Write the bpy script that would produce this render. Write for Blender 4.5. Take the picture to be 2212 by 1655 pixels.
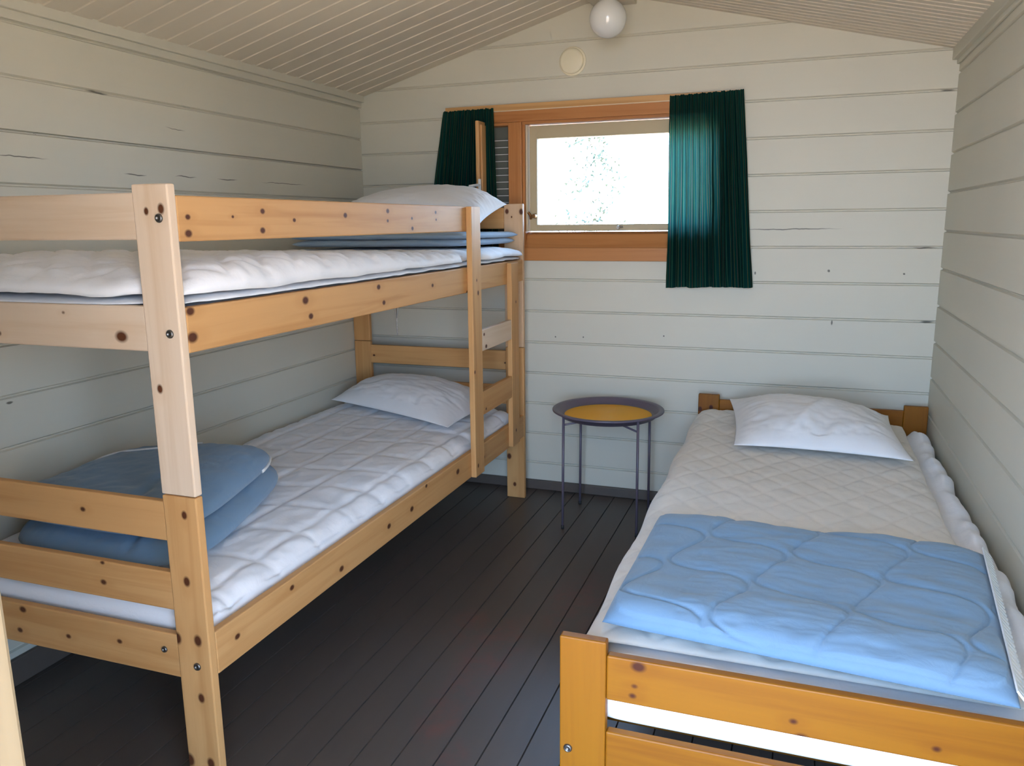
import bpy, bmesh, math, random
from mathutils import Vector, Matrix, noise

for o in list(bpy.data.objects):
    bpy.data.objects.remove(o, do_unlink=True)
S = bpy.context.scene
C = S.collection
PI = math.pi

# ------------------------------------------------------------------ camera
F_PX = 1727.65
cd = bpy.data.cameras.new('camera'); cam = bpy.data.objects.new('camera', cd); C.objects.link(cam)
cd.sensor_fit = 'HORIZONTAL'; cd.sensor_width = 36.0; cd.lens = F_PX * 36.0 / 2212.0
cd.clip_start = 0.02; cd.clip_end = 200
R = ((0.94227582, 0.33467367, -0.0104794), (-0.05604512, 0.18849625, 0.98047341), (-0.33011396, 0.92328906, -0.19637229))
M = Matrix.Identity(4)
for i in range(3):
    M[i][0] = R[0][i]; M[i][1] = R[1][i]; M[i][2] = -R[2][i]
M.translation = (1.94729622, -3.40347287, 1.21757831)
cam.matrix_world = M
S.camera = cam

# ------------------------------------------------------------------ colour management
S.view_settings.view_transform = 'Standard'
S.view_settings.look = 'None'
S.view_settings.gamma = 1.0
S.view_settings.use_curve_mapping = False
S.view_settings.exposure = 1.64
S.cycles.use_denoising = True
S.cycles.max_bounces = 14
S.cycles.diffuse_bounces = 9
S.cycles.transparent_max_bounces = 16
S.cycles.sample_clamp_indirect = 12.0
S.cycles.caustics_reflective = False
S.cycles.caustics_refractive = False

# ------------------------------------------------------------------ sky and sun
SKY = 6.5
w = bpy.data.worlds.new('sky'); S.world = w; w.use_nodes = True
nt = w.node_tree; nt.nodes.clear()
tc = nt.nodes.new('ShaderNodeTexCoord'); sp = nt.nodes.new('ShaderNodeSeparateXYZ'); rp = nt.nodes.new('ShaderNodeValToRGB')
bg = nt.nodes.new('ShaderNodeBackground'); wo = nt.nodes.new('ShaderNodeOutputWorld')
nt.links.new(tc.outputs['Generated'], sp.inputs[0]); nt.links.new(sp.outputs['Z'], rp.inputs[0])
nt.links.new(rp.outputs[0], bg.inputs[0]); nt.links.new(bg.outputs[0], wo.inputs[0])
e = rp.color_ramp.elements
e[0].position = 0.0; e[0].color = (0.56, 0.74, 1.0, 1)
e[1].position = 1.0; e[1].color = (0.30, 0.52, 1.0, 1)
x_ = rp.color_ramp.elements.new(0.18); x_.color = (0.46, 0.68, 1.0, 1)
x_ = rp.color_ramp.elements.new(0.5); x_.color = (0.36, 0.60, 1.0, 1)
bg.inputs[1].default_value = SKY

sd = bpy.data.lights.new('sun', 'SUN'); sun = bpy.data.objects.new('sun', sd); C.objects.link(sun)
sd.energy = 27.0; sd.color = (1.0, 0.88, 0.76); sd.angle = 0.01
sun.rotation_euler = Vector((1.0, 0.02, 1.15)).to_track_quat('Z', 'Y').to_euler()

def portal(name, loc, rot, sx, sy):
    d = bpy.data.lights.new(name, 'AREA'); o = bpy.data.objects.new(name, d); C.objects.link(o)
    d.shape = 'RECTANGLE'; d.size = sx; d.size_y = sy; d.cycles.is_portal = True
    o.location = loc; o.rotation_euler = rot
portal('door_portal', (1.79, -3.13, 0.98), (PI / 2, 0, 0), 0.84, 1.94)
portal('window_portal', (1.13, 0.11, 1.38), (-PI / 2, 0, 0), 1.0, 0.56)

# ------------------------------------------------------------------ materials
def new_mat(name):
    m = bpy.data.materials.new(name); m.use_nodes = True
    t = m.node_tree; b = t.nodes['Principled BSDF']
    return m, t, b

def N(t, kind, **kw):
    n = t.nodes.new(kind)
    for k, v in kw.items():
        setattr(n, k, v)
    return n

def math_node(t, op, a, b=None, clamp=False):
    n = N(t, 'ShaderNodeMath', operation=op); n.use_clamp = clamp
    for i, v in enumerate((a, b)):
        if v is None: continue
        if isinstance(v, (int, float)): n.inputs[i].default_value = v
        else: t.links.new(v, n.inputs[i])
    return n.outputs[0]

def mix_col(t, fac, a, b, mode='MIX'):
    n = N(t, 'ShaderNodeMix', data_type='RGBA', blend_type=mode)
    for sock, v in ((n.inputs[0], fac), (n.inputs[6], a), (n.inputs[7], b)):
        if isinstance(v, (int, float)): sock.default_value = v
        elif isinstance(v, tuple): sock.default_value = v if len(v) == 4 else v + (1,)
        else: t.links.new(v, sock)
    return n.outputs[2]

def ramp(t, fac, stops):
    n = N(t, 'ShaderNodeValToRGB')
    el = n.color_ramp.elements
    while len(el) < len(stops): el.new(0.5)
    for k, (p, c) in enumerate(stops):
        el[k].position = p; el[k].color = (c if len(c) == 4 else c + (1,))
    t.links.new(fac, n.inputs[0])
    return n.outputs[0]

def noise_tex(t, vec, scale, detail=4, rough=0.55, dist=0.0):
    n = N(t, 'ShaderNodeTexNoise')
    n.inputs['Scale'].default_value = scale; n.inputs['Detail'].default_value = detail
    n.inputs['Roughness'].default_value = rough; n.inputs['Distortion'].default_value = dist
    if vec is not None: t.links.new(vec, n.inputs['Vector'])
    return n.outputs['Fac']

def mapping(t, vec, scale=(1, 1, 1), loc=(0, 0, 0)):
    n = N(t, 'ShaderNodeMapping')
    n.inputs['Scale'].default_value = scale; n.inputs['Location'].default_value = loc
    t.links.new(vec, n.inputs['Vector'])
    return n.outputs[0]

def spots(t, vec, lst):
    """max of soft ellipsoids; lst = [(centre, radii)]"""
    res = None
    for c, r in lst:
        a = N(t, 'ShaderNodeVectorMath', operation='SUBTRACT'); t.links.new(vec, a.inputs[0]); a.inputs[1].default_value = c
        b = N(t, 'ShaderNodeVectorMath', operation='DIVIDE'); t.links.new(a.outputs[0], b.inputs[0]); b.inputs[1].default_value = r
        l = N(t, 'ShaderNodeVectorMath', operation='LENGTH'); t.links.new(b.outputs[0], l.inputs[0])
        mr = N(t, 'ShaderNodeMapRange'); t.links.new(l.outputs['Value'], mr.inputs[0])
        mr.inputs[1].default_value = 1.0; mr.inputs[2].default_value = 0.55; mr.inputs[3].default_value = 0; mr.inputs[4].default_value = 1
        res = mr.outputs[0] if res is None else math_node(t, 'MAXIMUM', res, mr.outputs[0])
    return res

def bump(t, b, h, strength=0.3, dist=0.002):
    n = N(t, 'ShaderNodeBump'); n.inputs['Strength'].default_value = strength; n.inputs['Distance'].default_value = dist
    t.links.new(h, n.inputs['Height']); t.links.new(n.outputs[0], b.inputs['Normal'])

def wood(name, light, dark, knot, axis, knots=(), rough=0.42, seed=0.0, coat=0.15):
    """planed pine: grain along AXIS, knots at given points ((x, y, z), size)"""
    m, t, b = new_mat(name)
    tcn = N(t, 'ShaderNodeTexCoord'); P = tcn.outputs['Object']
    oi = N(t, 'ShaderNodeObjectInfo')
    ax = 'xyz'.index(axis)
    sc = [26.0, 26.0, 26.0]; sc[ax] = 1.1
    rv = N(t, 'ShaderNodeVectorMath', operation='ADD'); t.links.new(P, rv.inputs[0])
    cmb = N(t, 'ShaderNodeCombineXYZ'); r10 = math_node(t, 'MULTIPLY', oi.outputs['Random'], 9.0)
    for q in range(3): t.links.new(r10, cmb.inputs[q])
    t.links.new(cmb.outputs[0], rv.inputs[1])
    v = mapping(t, rv.outputs[0], sc, (seed, seed * .7, seed * .3))
    g = noise_tex(t, v, 1.3, 5, 0.55, 0.6)
    sc2 = [150.0] * 3; sc2[ax] = 3.0
    g2 = noise_tex(t, mapping(t, rv.outputs[0], sc2), 1.0, 2, 0.5)
    sc3 = [7.0] * 3; sc3[ax] = 0.8
    big = noise_tex(t, mapping(t, rv.outputs[0], sc3), 1.0, 2, 0.5)
    col = ramp(t, g, [(0.3, dark), (0.52, light), (0.75, tuple(min(1, c * 1.06) for c in light))])
    col = mix_col(t, math_node(t, 'MULTIPLY', g2, 0.22), col, dark)
    col = mix_col(t, ramp(t, big, [(0.35, (0, 0, 0)), (0.7, (0.4, 0.4, 0.4))]), col, tuple(0.5 * (a + c) for a, c in zip(light, dark)))
    if knots:
        lst, halo = [], []
        for c, s in knots:
            rr = [0.0085 * s] * 3; rr[ax] *= 1.35
            lst.append((c, rr)); hh = [0.018 * s] * 3; hh[ax] *= 2.2; halo.append((c, hh))
        col = mix_col(t, math_node(t, 'MULTIPLY', spots(t, P, halo), 0.32), col, dark)
        col = mix_col(t, spots(t, P, lst), col, knot)
    t.links.new(col, b.inputs['Base Color'])
    b.inputs['Roughness'].default_value = rough
    b.inputs['Coat Weight'].default_value = coat; b.inputs['Coat Roughness'].default_value = 0.3
    b.inputs['Specular IOR Level'].default_value = 0.28
    bump(t, b, g, 0.12, 0.0015)
    return m

def plain(name, col, rough=0.5, metal=0.0, var=0.0, scale=30.0, coat=0.0):
    m, t, b = new_mat(name)
    tcn = N(t, 'ShaderNodeTexCoord')
    n = noise_tex(t, tcn.outputs['Object'], scale, 3)
    c2 = tuple(max(0, c * (1 - var)) for c in col)
    t.links.new(mix_col(t, n, col, c2), b.inputs['Base Color'])
    b.inputs['Roughness'].default_value = rough; b.inputs['Metallic'].default_value = metal
    b.inputs['Coat Weight'].default_value = coat
    return m

def painted(name, col, axis, marks=(), rough=0.55):
    """painted boards with faint brush grain, thin marks and cracks"""
    m, t, b = new_mat(name)
    tcn = N(t, 'ShaderNodeTexCoord'); P = tcn.outputs['Object']
    sc = [60.0] * 3; sc['xyz'.index(axis)] = 2.0
    g = noise_tex(t, mapping(t, P, sc), 1.0, 4, 0.6)
    big = noise_tex(t, P, 1.7, 3, 0.5)
    c = mix_col(t, ramp(t, big, [(0.3, (0, 0, 0)), (0.7, (0.5, 0.5, 0.5))]), col, tuple(v * 0.90 for v in col))
    c = mix_col(t, math_node(t, 'MULTIPLY', g, 0.10), c, tuple(v * 0.7 for v in col))
    if marks:
        wob = noise_tex(t, P, 18.0, 2, 0.5)
        off = N(t, 'ShaderNodeVectorMath', operation='ADD'); t.links.new(P, off.inputs[0])
        cz = N(t, 'ShaderNodeCombineXYZ')
        t.links.new(math_node(t, 'MULTIPLY', math_node(t, 'SUBTRACT', wob, 0.5), 0.012), cz.inputs[2])
        t.links.new(cz.outputs[0], off.inputs[1])
        c = mix_col(t, math_node(t, 'MULTIPLY', spots(t, off.outputs[0], marks), 0.85), c, (0.05, 0.045, 0.035))
    t.links.new(c, b.inputs['Base Color'])
    b.inputs['Roughness'].default_value = rough
    bump(t, b, g, 0.15, 0.001)
    return m

def cloth(name, col, col2=None, weave=900.0, sheen=0.2, wr=26.0, wrs=0.25):
    m, t, b = new_mat(name)
    tcn = N(t, 'ShaderNodeTexCoord'); P = tcn.outputs['Object']
    n = noise_tex(t, P, 9.0, 4, 0.6)
    t.links.new(mix_col(t, n, col, col2 or tuple(v * 0.93 for v in col)), b.inputs['Base Color'])
    b.inputs['Roughness'].default_value = 0.9
    b.inputs['Sheen Weight'].default_value = sheen; b.inputs['Sheen Roughness'].default_value = 0.5
    f = noise_tex(t, P, wr, 4, 0.6, 0.8)
    bump(t, b, f, wrs, 0.006)
    return m

WALL = (0.635, 0.615, 0.52)
CEIL = (0.66, 0.60, 0.50)

# pine tones: light, dark, knot
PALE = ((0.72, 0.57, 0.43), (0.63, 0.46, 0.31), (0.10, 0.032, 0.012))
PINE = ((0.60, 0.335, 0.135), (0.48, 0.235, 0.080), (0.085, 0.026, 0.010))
GOLD = ((0.265, 0.098, 0.003), (0.20, 0.062, 0.002), (0.055, 0.010, 0.003))
CASE = ((0.50, 0.215, 0.070), (0.36, 0.13, 0.035), (0.07, 0.022, 0.008))

# ------------------------------------------------------------------ mesh helpers
def mesh_obj(name, bm, mat, parent=None, origin=(0, 0, 0), smooth=False):
    bmesh.ops.recalc_face_normals(bm, faces=bm.faces[:])
    if any(origin): bmesh.ops.translate(bm, verts=bm.verts[:], vec=tuple(-c for c in origin))
    me = bpy.data.meshes.new(name); bm.to_mesh(me); bm.free()
    if smooth:
        for p in me.polygons: p.use_smooth = True
    o = bpy.data.objects.new(name, me); C.objects.link(o)
    if mat: me.materials.append(mat)
    if parent is not None: o.parent = parent
    elif any(origin): o.location = origin
    return o

def tag(o, label=None, cat=None, group=None, kind=None):
    if label: o['label'] = label
    if cat: o['category'] = cat
    if group: o['group'] = group
    if kind: o['kind'] = kind
    return o

class Thing:
    """an Empty at the thing's base; parts are given in world coordinates"""
    def __init__(self, name, loc, label=None, cat=None, group=None, kind=None):
        self.e = bpy.data.objects.new(name, None); C.objects.link(self.e)
        self.loc = tuple(loc); self.e.location = loc; self.e.empty_display_size = 0.05
        tag(self.e, label, cat, group, kind)
    def part(self, name, bm, mat, smooth=False, under=None, label=None):
        o = mesh_obj(name, bm, mat, under or self.e, self.loc, smooth)
        if label: o['label'] = label
        return o
    def rel(self, knots):
        return [((k[0] - self.loc[0], k[1] - self.loc[1], k[2] - self.loc[2]), k[3]) for k in knots]

def box(bm, x0, x1, y0, y1, z0, z1, bev=0.0, seg=2):
    r = bmesh.ops.create_cube(bm, size=1.0)
    vs = r['verts']
    for v in vs:
        v.co = Vector((x0 + (v.co.x + .5) * (x1 - x0), y0 + (v.co.y + .5) * (y1 - y0), z0 + (v.co.z + .5) * (z1 - z0)))
    if bev > 0:
        es = list({e for v in vs for e in v.link_edges})
        bmesh.ops.bevel(bm, geom=es, offset=bev, segments=seg, affect='EDGES', profile=0.5)
    return bm

def bx(*a, **k): return box(bmesh.new(), *a, **k)

def prism(bm, prof, a, b, place):
    """extrude the closed profile [(p, q)] from a to b; place(t, p, q) -> (x, y, z)"""
    va = [bm.verts.new(place(a, p, q)) for p, q in prof]
    vb = [bm.verts.new(place(b, p, q)) for p, q in prof]
    n = len(prof)
    bm.faces.new(va); bm.faces.new(vb[::-1])
    for i in range(n):
        bm.faces.new((va[i], vb[i], vb[(i + 1) % n], va[(i + 1) % n]))

def lathe(bm, prof, cx, cy, cz, seg=64):
    rings = []
    for r, z in prof:
        if r < 1e-6: rings.append([bm.verts.new((cx, cy, cz + z))])
        else: rings.append([bm.verts.new((cx + r * math.cos(2 * PI * i / seg), cy + r * math.sin(2 * PI * i / seg), cz + z)) for i in range(seg)])
    for A, B in zip(rings, rings[1:]):
        for i in range(seg):
            j = (i + 1) % seg
            if len(A) == 1 and len(B) == 1: continue
            if len(A) == 1: bm.faces.new((A[0], B[j], B[i]))
            elif len(B) == 1: bm.faces.new((A[i], A[j], B[0]))
            else: bm.faces.new((A[i], A[j], B[j], B[i]))
    return bm

def tube(bm, pts, r, seg=10, close=True):
    pts = [Vector(p) for p in pts]
    rings = []
    for i, p in enumerate(pts):
        d = (pts[min(i + 1, len(pts) - 1)] - pts[max(i - 1, 0)]).normalized()
        u = d.cross(Vector((0, 0, 1)))
        if u.length < 1e-3: u = d.cross(Vector((1, 0, 0)))
        u.normalize(); v = d.cross(u)
        rr = r[i] if isinstance(r, (list, tuple)) else r
        rings.append([bm.verts.new(p + rr * (math.cos(2 * PI * k / seg) * u + math.sin(2 * PI * k / seg) * v)) for k in range(seg)])
    for A, B in zip(rings, rings[1:]):
        for k in range(seg):
            bm.faces.new((A[k], A[(k + 1) % seg], B[(k + 1) % seg], B[k]))
    if close:
        bm.faces.new(rings[0][::-1]); bm.faces.new(rings[-1])
    return bm

def disc_bolt(bm, c, axis, r=0.009, h=0.004, seg=20):
    """a low domed bolt head with a hex socket recess, facing along AXIS (+1/-1 y, or +1 x)"""
    prof = [(r * .45, h * .35), (r * .5, h), (r * .8, h), (r, h * .4), (r, -0.002)]
    tmp = bmesh.new(); lathe(tmp, [(0, h * .35)] + prof, 0, 0, 0, seg)
    q = Vector(axis).to_track_quat('Z', 'Y').to_matrix().to_4x4()
    for f in tmp.faces: pass
    me = bpy.data.meshes.new('tmp'); tmp.to_mesh(me); tmp.free()
    me.transform(Matrix.Translation(c) @ q); bm.from_mesh(me); bpy.data.meshes.remove(me)
    return bm

def fbm(x, y, z, o=3):
    return noise.fractal(Vector((x, y, z)), 0.9, 2.1, o)

def quadmap(c):
    """bilinear map of s,t in [-1,1] over corners front-left, front-right, back-right, back-left"""
    a, b, cc, d = [Vector(v) for v in c]
    def f(s, t):
        u = (s + 1) / 2; v = (t + 1) / 2
        return a * (1 - u) * (1 - v) + b * u * (1 - v) + cc * u * v + d * (1 - u) * v
    return f

def pad(F, ht, hb, p=12.0, q=2.0, nu=60, nv=60, dt=None, outline=None, db=None, up=Vector((0, 0, 1))):
    """closed soft slab. F(s,t) -> rim point, ht(s,t)/hb above and below it, dt(s,t,P) extra top height"""
    bm = bmesh.new()
    def prm(i, n):
        a = -1 + 2 * i / n
        return 0.55 * a + 0.45 * math.sin(a * PI / 2)
    def grid(sign):
        G = []
        for i in range(nu + 1):
            row = []
            for j in range(nv + 1):
                s, t = prm(i, nu), prm(j, nv)
                k = max(0.0, (1 - abs(s) ** p) * (1 - abs(t) ** p)) ** (1 / q)
                ss, tt = (s, t) if outline is None else outline(s, t)
                P = F(ss, tt)
                rim = i in (0, nu) or j in (0, nv)
                if sign > 0:
                    h = (ht(s, t) if callable(ht) else ht) * k
                    if dt: h += dt(s, t, P) * (k if rim or k < .5 else 1)
                else:
                    h = -(hb(s, t) if callable(hb) else hb) * k
                    if db and not rim: h += db(s, t, P)
                row.append((P + up * h, rim))
            G.append(row)
        return G
    T, B = grid(1), grid(-1)
    TV = [[bm.verts.new(c[0]) for c in r] for r in T]
    BV = [[TV[i][j] if B[i][j][1] else bm.verts.new(B[i][j][0]) for j in range(nv + 1)] for i in range(nu + 1)]
    for i in range(nu):
        for j in range(nv):
            bm.faces.new((TV[i][j], TV[i + 1][j], TV[i + 1][j + 1], TV[i][j + 1]))
            bm.faces.new((BV[i][j], BV[i][j + 1], BV[i + 1][j + 1], BV[i + 1][j]))
    return bm

# ------------------------------------------------------------------ room shell
W = 2.45
YF = -3.0                       # inner face of the front wall
RX, RZ = 1.17, 2.118            # ridge
def roof_z(x):
    return 1.785 + (RZ - 1.785) * x / RX if x < RX else RZ - (RZ - 1.809) * (x - RX) / (W - RX)

def log_prof(z0, z1, g0, g1, d=0.008, thick=0.09):
    """cross-section of one wall log as (z, depth); g0/g1: a groove along its lower / upper edge"""
    pr = []
    if g0: pr += [(z0, d), (z0 + 0.0016, d), (z0 + 0.0065, 0.0)]
    else: pr += [(z0, 0.0)]
    if g1: pr += [(z1 - 0.005, 0.0), (z1 - 0.0016, d), (z1, d)]
    else: pr += [(z1, 0.0)]
    return pr + [(z1, thick), (z0, thick)]

def log_wall(bm, zs, a, b, place, hole=None, thick=0.09, gap=()):
    for k in range(len(zs) - 1):
        z0, z1 = zs[k], zs[k + 1]
        if hole and z1 > hole[2] and z0 < hole[3]:
            if z0 < hole[2]: prism(bm, log_prof(z0, hole[2], True, False, thick=thick), a, b, place)
            m0, m1 = max(z0, hole[2]), min(z1, hole[3])
            pr = log_prof(m0, m1, m0 == z0, m1 == z1, thick=thick)
            prism(bm, pr, a, hole[0], place); prism(bm, pr, hole[1], b, place)
            if z1 > hole[3]: prism(bm, log_prof(hole[3], z1, False, True, thick=thick), a, b, place)
        else:
            pr = log_prof(z0, z1, True, True, thick=thick)
            if k in gap:            # a joint that has shrunk open under this log
                pr = [(z0, .014), (z0 + .0030, .014), (z0 + .0045, 0.0)] + pr[3:]
            prism(bm, pr, a, b, place)

def clip_roof(bm):
    for n, c in (((-(RZ - 1.785) / RX, 0, 1), (0, 0, 1.785 + .02)), (((RZ - 1.809) / (W - RX), 0, 1), (W, 0, 1.809 + .02))):
        bmesh.ops.bisect_plane(bm, geom=bm.verts[:] + bm.edges[:] + bm.faces[:], plane_co=c, plane_no=Vector(n).normalized(), clear_outer=True)

zb = [-0.06] + [1.673 - .1407 * k for k in range(11, -5, -1)]
HOLE = (0.60, 1.64, 1.10, 1.655)
bm = bmesh.new()
log_wall(bm, zb, -0.09, W + .09, lambda t, z, d: (t, d, z), HOLE)
clip_roof(bm)
marks = [((2.058, 0, 1.02), (.006, .02, .006)), ((2.327, 0, 1.01), (.005, .02, .005)), ((1.781, 0, 1.008), (.004, .02, .008)),
         ((2.082, 0, .816), (.004, .02, .012)), ((1.717, 0, 1.373), (.004, .02, .004)), ((.939, 0, .716), (.004, .02, .004)), ((1.067, 0, .72), (.004, .02, .004)),
         ((1.90, 0, 1.181), (.21, .02, .0024)), ((2.39, 0, 1.109), (.05, .02, .003)), ((2.42, 0, 1.673), (.03, .02, .004)), ((2.42, 0, .827), (.03, .02, .004)),
         ((1.60, 0, .969), (.10, .02, .003)), ((1.42, 0, .735), (.004, .02, .004))]
wall_back = mesh_obj('wall_back', bm, painted('painted_logs_back', WALL, 'x', marks)); tag(wall_back, kind='structure')

zl = [-0.06] + [1.602 - .1369 * k for k in range(11, -1, -1)] + [1.738, 1.86]
bm = bmesh.new(); log_wall(bm, zl, -3.09, 0.0, lambda t, z, d: (-d, t, z), gap=(11,))
marksL = [((0, -1.39, 1.376), (.02, .05, .0022)), ((0, -1.17, 1.380), (.02, .055, .0020)), ((0, -.96, 1.380), (.02, .06, .0020)), ((0, -1.78, 1.401), (.02, .09, .0018)),
          ((0, -1.50, 1.602), (.02, .05, .004)), ((0, -1.95, 1.535), (.02, .03, .003)), ((0, -.62, 1.38), (.02, .16, .0015)), ((0, -1.72, 1.466), (.02, .004, .004)), ((0, -1.905, .765), (.02, .012, .004)), ((0, -1.2, 1.53), (.02, .05, .0012))]
tag(mesh_obj('wall_left', bm, painted('painted_logs_left', tuple(c * .97 for c in WALL), 'y', marksL)), kind='structure')

zr = [-0.06] + [1.589 - .1396 * k for k in range(11, -1, -1)] + [1.73, 1.86]
bm = bmesh.new(); log_wall(bm, zr, -3.09, 0.0, lambda t, z, d: (W + d, t, z))
tag(mesh_obj('wall_right', bm, painted('painted_logs_right', WALL, 'y')), kind='structure')

DX0, DX1, DZ = 1.372, 2.22, 1.93
zf = [-0.06] + [1.602 - .1369 * k for k in range(11, -5, -1)]
bm = bmesh.new(); log_wall(bm, zf, -0.09, W + .09, lambda t, z, d: (t, YF - d, z), (DX0 - .03, DX1 + .03, -0.07, DZ + .03)); clip_roof(bm)
tag(mesh_obj('wall_front', bm, painted('painted_logs_front', WALL, 'x')), kind='structure')
door_wood = wood('door_frame_pine', (0.24, 0.18, 0.105), (0.20, 0.145, 0.08), PINE[2], 'z')
door = Thing('door_1', ((DX0 + DX1) / 2, YF - .05, 0), kind='structure')
door.part('jamb', bx(DX0 - .03, DX0, YF - .10, YF + .012, 0, DZ, bev=.004), door_wood)
door.part('jamb', bx(DX1, DX1 + .03, YF - .10, YF + .012, 0, DZ, bev=.004), door_wood)
door.part('head', bx(DX0 - .03, DX1 + .03, YF - .10, YF + .012, DZ, DZ + .03, bev=.004), door_wood)
door.part('sill', bx(DX0, DX1, YF - .10, YF + .012, -.012, .012, bev=.004), door_wood)

# floor: painted boards running towards the window wall
m, t, b = new_mat('floor_paint')
P = N(t, 'ShaderNodeTexCoord').outputs['Object']
g = noise_tex(t, mapping(t, P, (50, 1.6, 50)), 1.0, 4, 0.6)
big = noise_tex(t, P, 2.2, 3)
c = mix_col(t, big, (0.098, 0.077, 0.064), (0.080, 0.065, 0.056))
c = mix_col(t, math_node(t, 'MULTIPLY', g, 0.35), c, (0.050, 0.040, 0.033))
wear_n = noise_tex(t, P, 13.0, 5, 0.7)
wear_spots = spots(t, P, [((1.17, -1.42, 0), (.10, .26, .1)), ((1.16, -1.72, 0), (.07, .22, .1)), ((1.31, -1.05, 0), (.10, .26, .1)), ((1.25, -1.95, 0), (.05, .14, .1)), ((1.46, -1.1, 0), (.12, .5, .1)), ((1.05, -1.3, 0), (.08, .14, .1))])
wear = math_node(t, 'MULTIPLY', ramp(t, wear_n, [(0.42, (0, 0, 0)), (0.66, (1, 1, 1))]), wear_spots)
c = mix_col(t, math_node(t, 'MULTIPLY', wear, 0.75), c, (0.135, 0.060, 0.048))
t.links.new(c, b.inputs['Base Color']); b.inputs['Roughness'].default_value = 0.42
bump(t, b, g, 0.2, 0.001)
bm = bmesh.new()
x0 = -0.06
while x0 < W + .05:
    x1 = x0 + 0.0915
    pr = [(x0 + .0006, -.005), (x0 + .0020, 0.0), (x1 - .0020, 0.0), (x1 - .0006, -.005), (x1 - .0008, -.03), (x0 + .0008, -.03)]
    prism(bm, pr, -3.09, 0.0, lambda t_, x, z: (x, t_, z))
    x0 = x1
box(bm, -.06, W + .05, -3.09, 0, -.05, -.0295)
tag(mesh_obj('floor', bm, m), kind='structure')

skirt = plain('skirting_paint', (0.105, 0.082, 0.068), 0.5, var=.2)
tag(mesh_obj('baseboard_back', bx(0.0, W, -.016, 0.0, 0, .043, bev=.003), skirt), kind='structure')
tag(mesh_obj('baseboard_left', bx(0.0, .014, YF, -.016, 0, .075, bev=.004), skirt), kind='structure')
tag(mesh_obj('baseboard_right', bx(W - .014, W, YF, -.016, 0, .043, bev=.004), skirt), kind='structure')

# ceiling: tongue-and-groove boards across both slopes
PITCH = 0.0895
def slope_boards(bm, A, B, y_start, pitch, wide):
    (xa, za), (xb, zb_) = A, B
    L = math.hypot(xb - xa, zb_ - za); nx, nz = -(zb_ - za) / L, (xb - xa) / L
    if nz < 0: nx, nz = -nx, -nz
    def place(t_, y, d): return (xa + (xb - xa) * t_ + nx * d, y, za + (zb_ - za) * t_ + nz * d)
    y = y_start
    while y > -3.09:
        y0 = y - pitch
        prism(bm, [(y0, .012), (y0 + .0015, .012), (y0 + .0035, .004), (y0 + wide, .0035), (y0 + wide + .002, 0.0), (y - .001, 0.0), (y - .001, .012), (y, .012), (y, .03), (y0, .03)], -.02, 1.0, place)
        y = y0
bm = bmesh.new()
ov = .06
zl_ = 1.785 - .286 * ov
slope_boards(bm, (-ov, 1.785 - (RZ - 1.785) / RX * ov), (RX, RZ), 0.0, PITCH, 0.020)
slope_boards(bm, (W + ov, 1.809 - (RZ - 1.809) / (W - RX) * ov), (RX, RZ), 0.0, PITCH / 2, 0.010)
tag(mesh_obj('ceiling', bm, painted('painted_ceiling', CEIL, 'x', rough=.5)), kind='structure')

trimm = painted('painted_trim', tuple(c * .94 for c in WALL), 'y')
bm = bmesh.new()
box(bm, 0.0, .026, YF, 0.0, 1.765, 1.802, bev=.003); box(bm, 0.0, .011, YF, 0.0, 1.742, 1.768, bev=.003)
tag(mesh_obj('trim_1', bm, trimm), kind='structure')
bm = bmesh.new()
box(bm, W - .026, W, YF, 0.0, 1.774, 1.826, bev=.003); box(bm, W - .010, W, YF, 0.0, 1.760, 1.776, bev=.003)
tag(mesh_obj('trim_2', bm, trimm), kind='structure')
tag(mesh_obj('trim_3', bx(1.105, 1.278, YF, 0.0, 2.070, 2.12, bev=.003), painted('painted_ridge', CEIL, 'y')), kind='structure')

# ground outside
m, t, b = new_mat('grassy_ground')
P = N(t, 'ShaderNodeTexCoord').outputs['Object']
t.links.new(mix_col(t, noise_tex(t, P, 1.5, 6), (0.40, 0.315, 0.23), (0.29, 0.23, 0.15)), b.inputs['Base Color']); b.inputs['Roughness'].default_value = 1
bm = bmesh.new(); bmesh.ops.create_grid(bm, x_segments=4, y_segments=4, size=40)
bmesh.ops.translate(bm, verts=bm.verts[:], vec=(0, 0, -.25))
tag(mesh_obj('ground', bm, m), kind='structure')

# unseen roof added outside the door to cut high skylight, with a deck below
bm = bmesh.new()
for A, B in (((-.35, 1.785 - .35 * .285 + .03), (RX, RZ + .03)), ((W + .35, 1.809 - .35 * .241 + .03), (RX, RZ + .03))):
    prism(bm, [(-3.09, 0), (-4.3, 0), (-4.3, .04), (-3.09, .04)], 0, 1, lambda t_, y, d: (A[0] + (B[0] - A[0]) * t_, y, A[1] + (B[1] - A[1]) * t_ + d))
tag(mesh_obj('added_shade_roof', bm, painted('painted_shade_roof', CEIL, 'x')), kind='structure')
bm = bmesh.new(); x0 = -.2
while x0 < W + .1:
    box(bm, x0, x0 + .12, -4.35, -3.10, -.06, -.02, bev=.003); x0 += .126
tag(mesh_obj('porch_deck', bm, wood('deck_pine', (.30, .24, .18), (.22, .17, .12), (.08, .05, .03), 'y', rough=.7, coat=0)), kind='structure')

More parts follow.
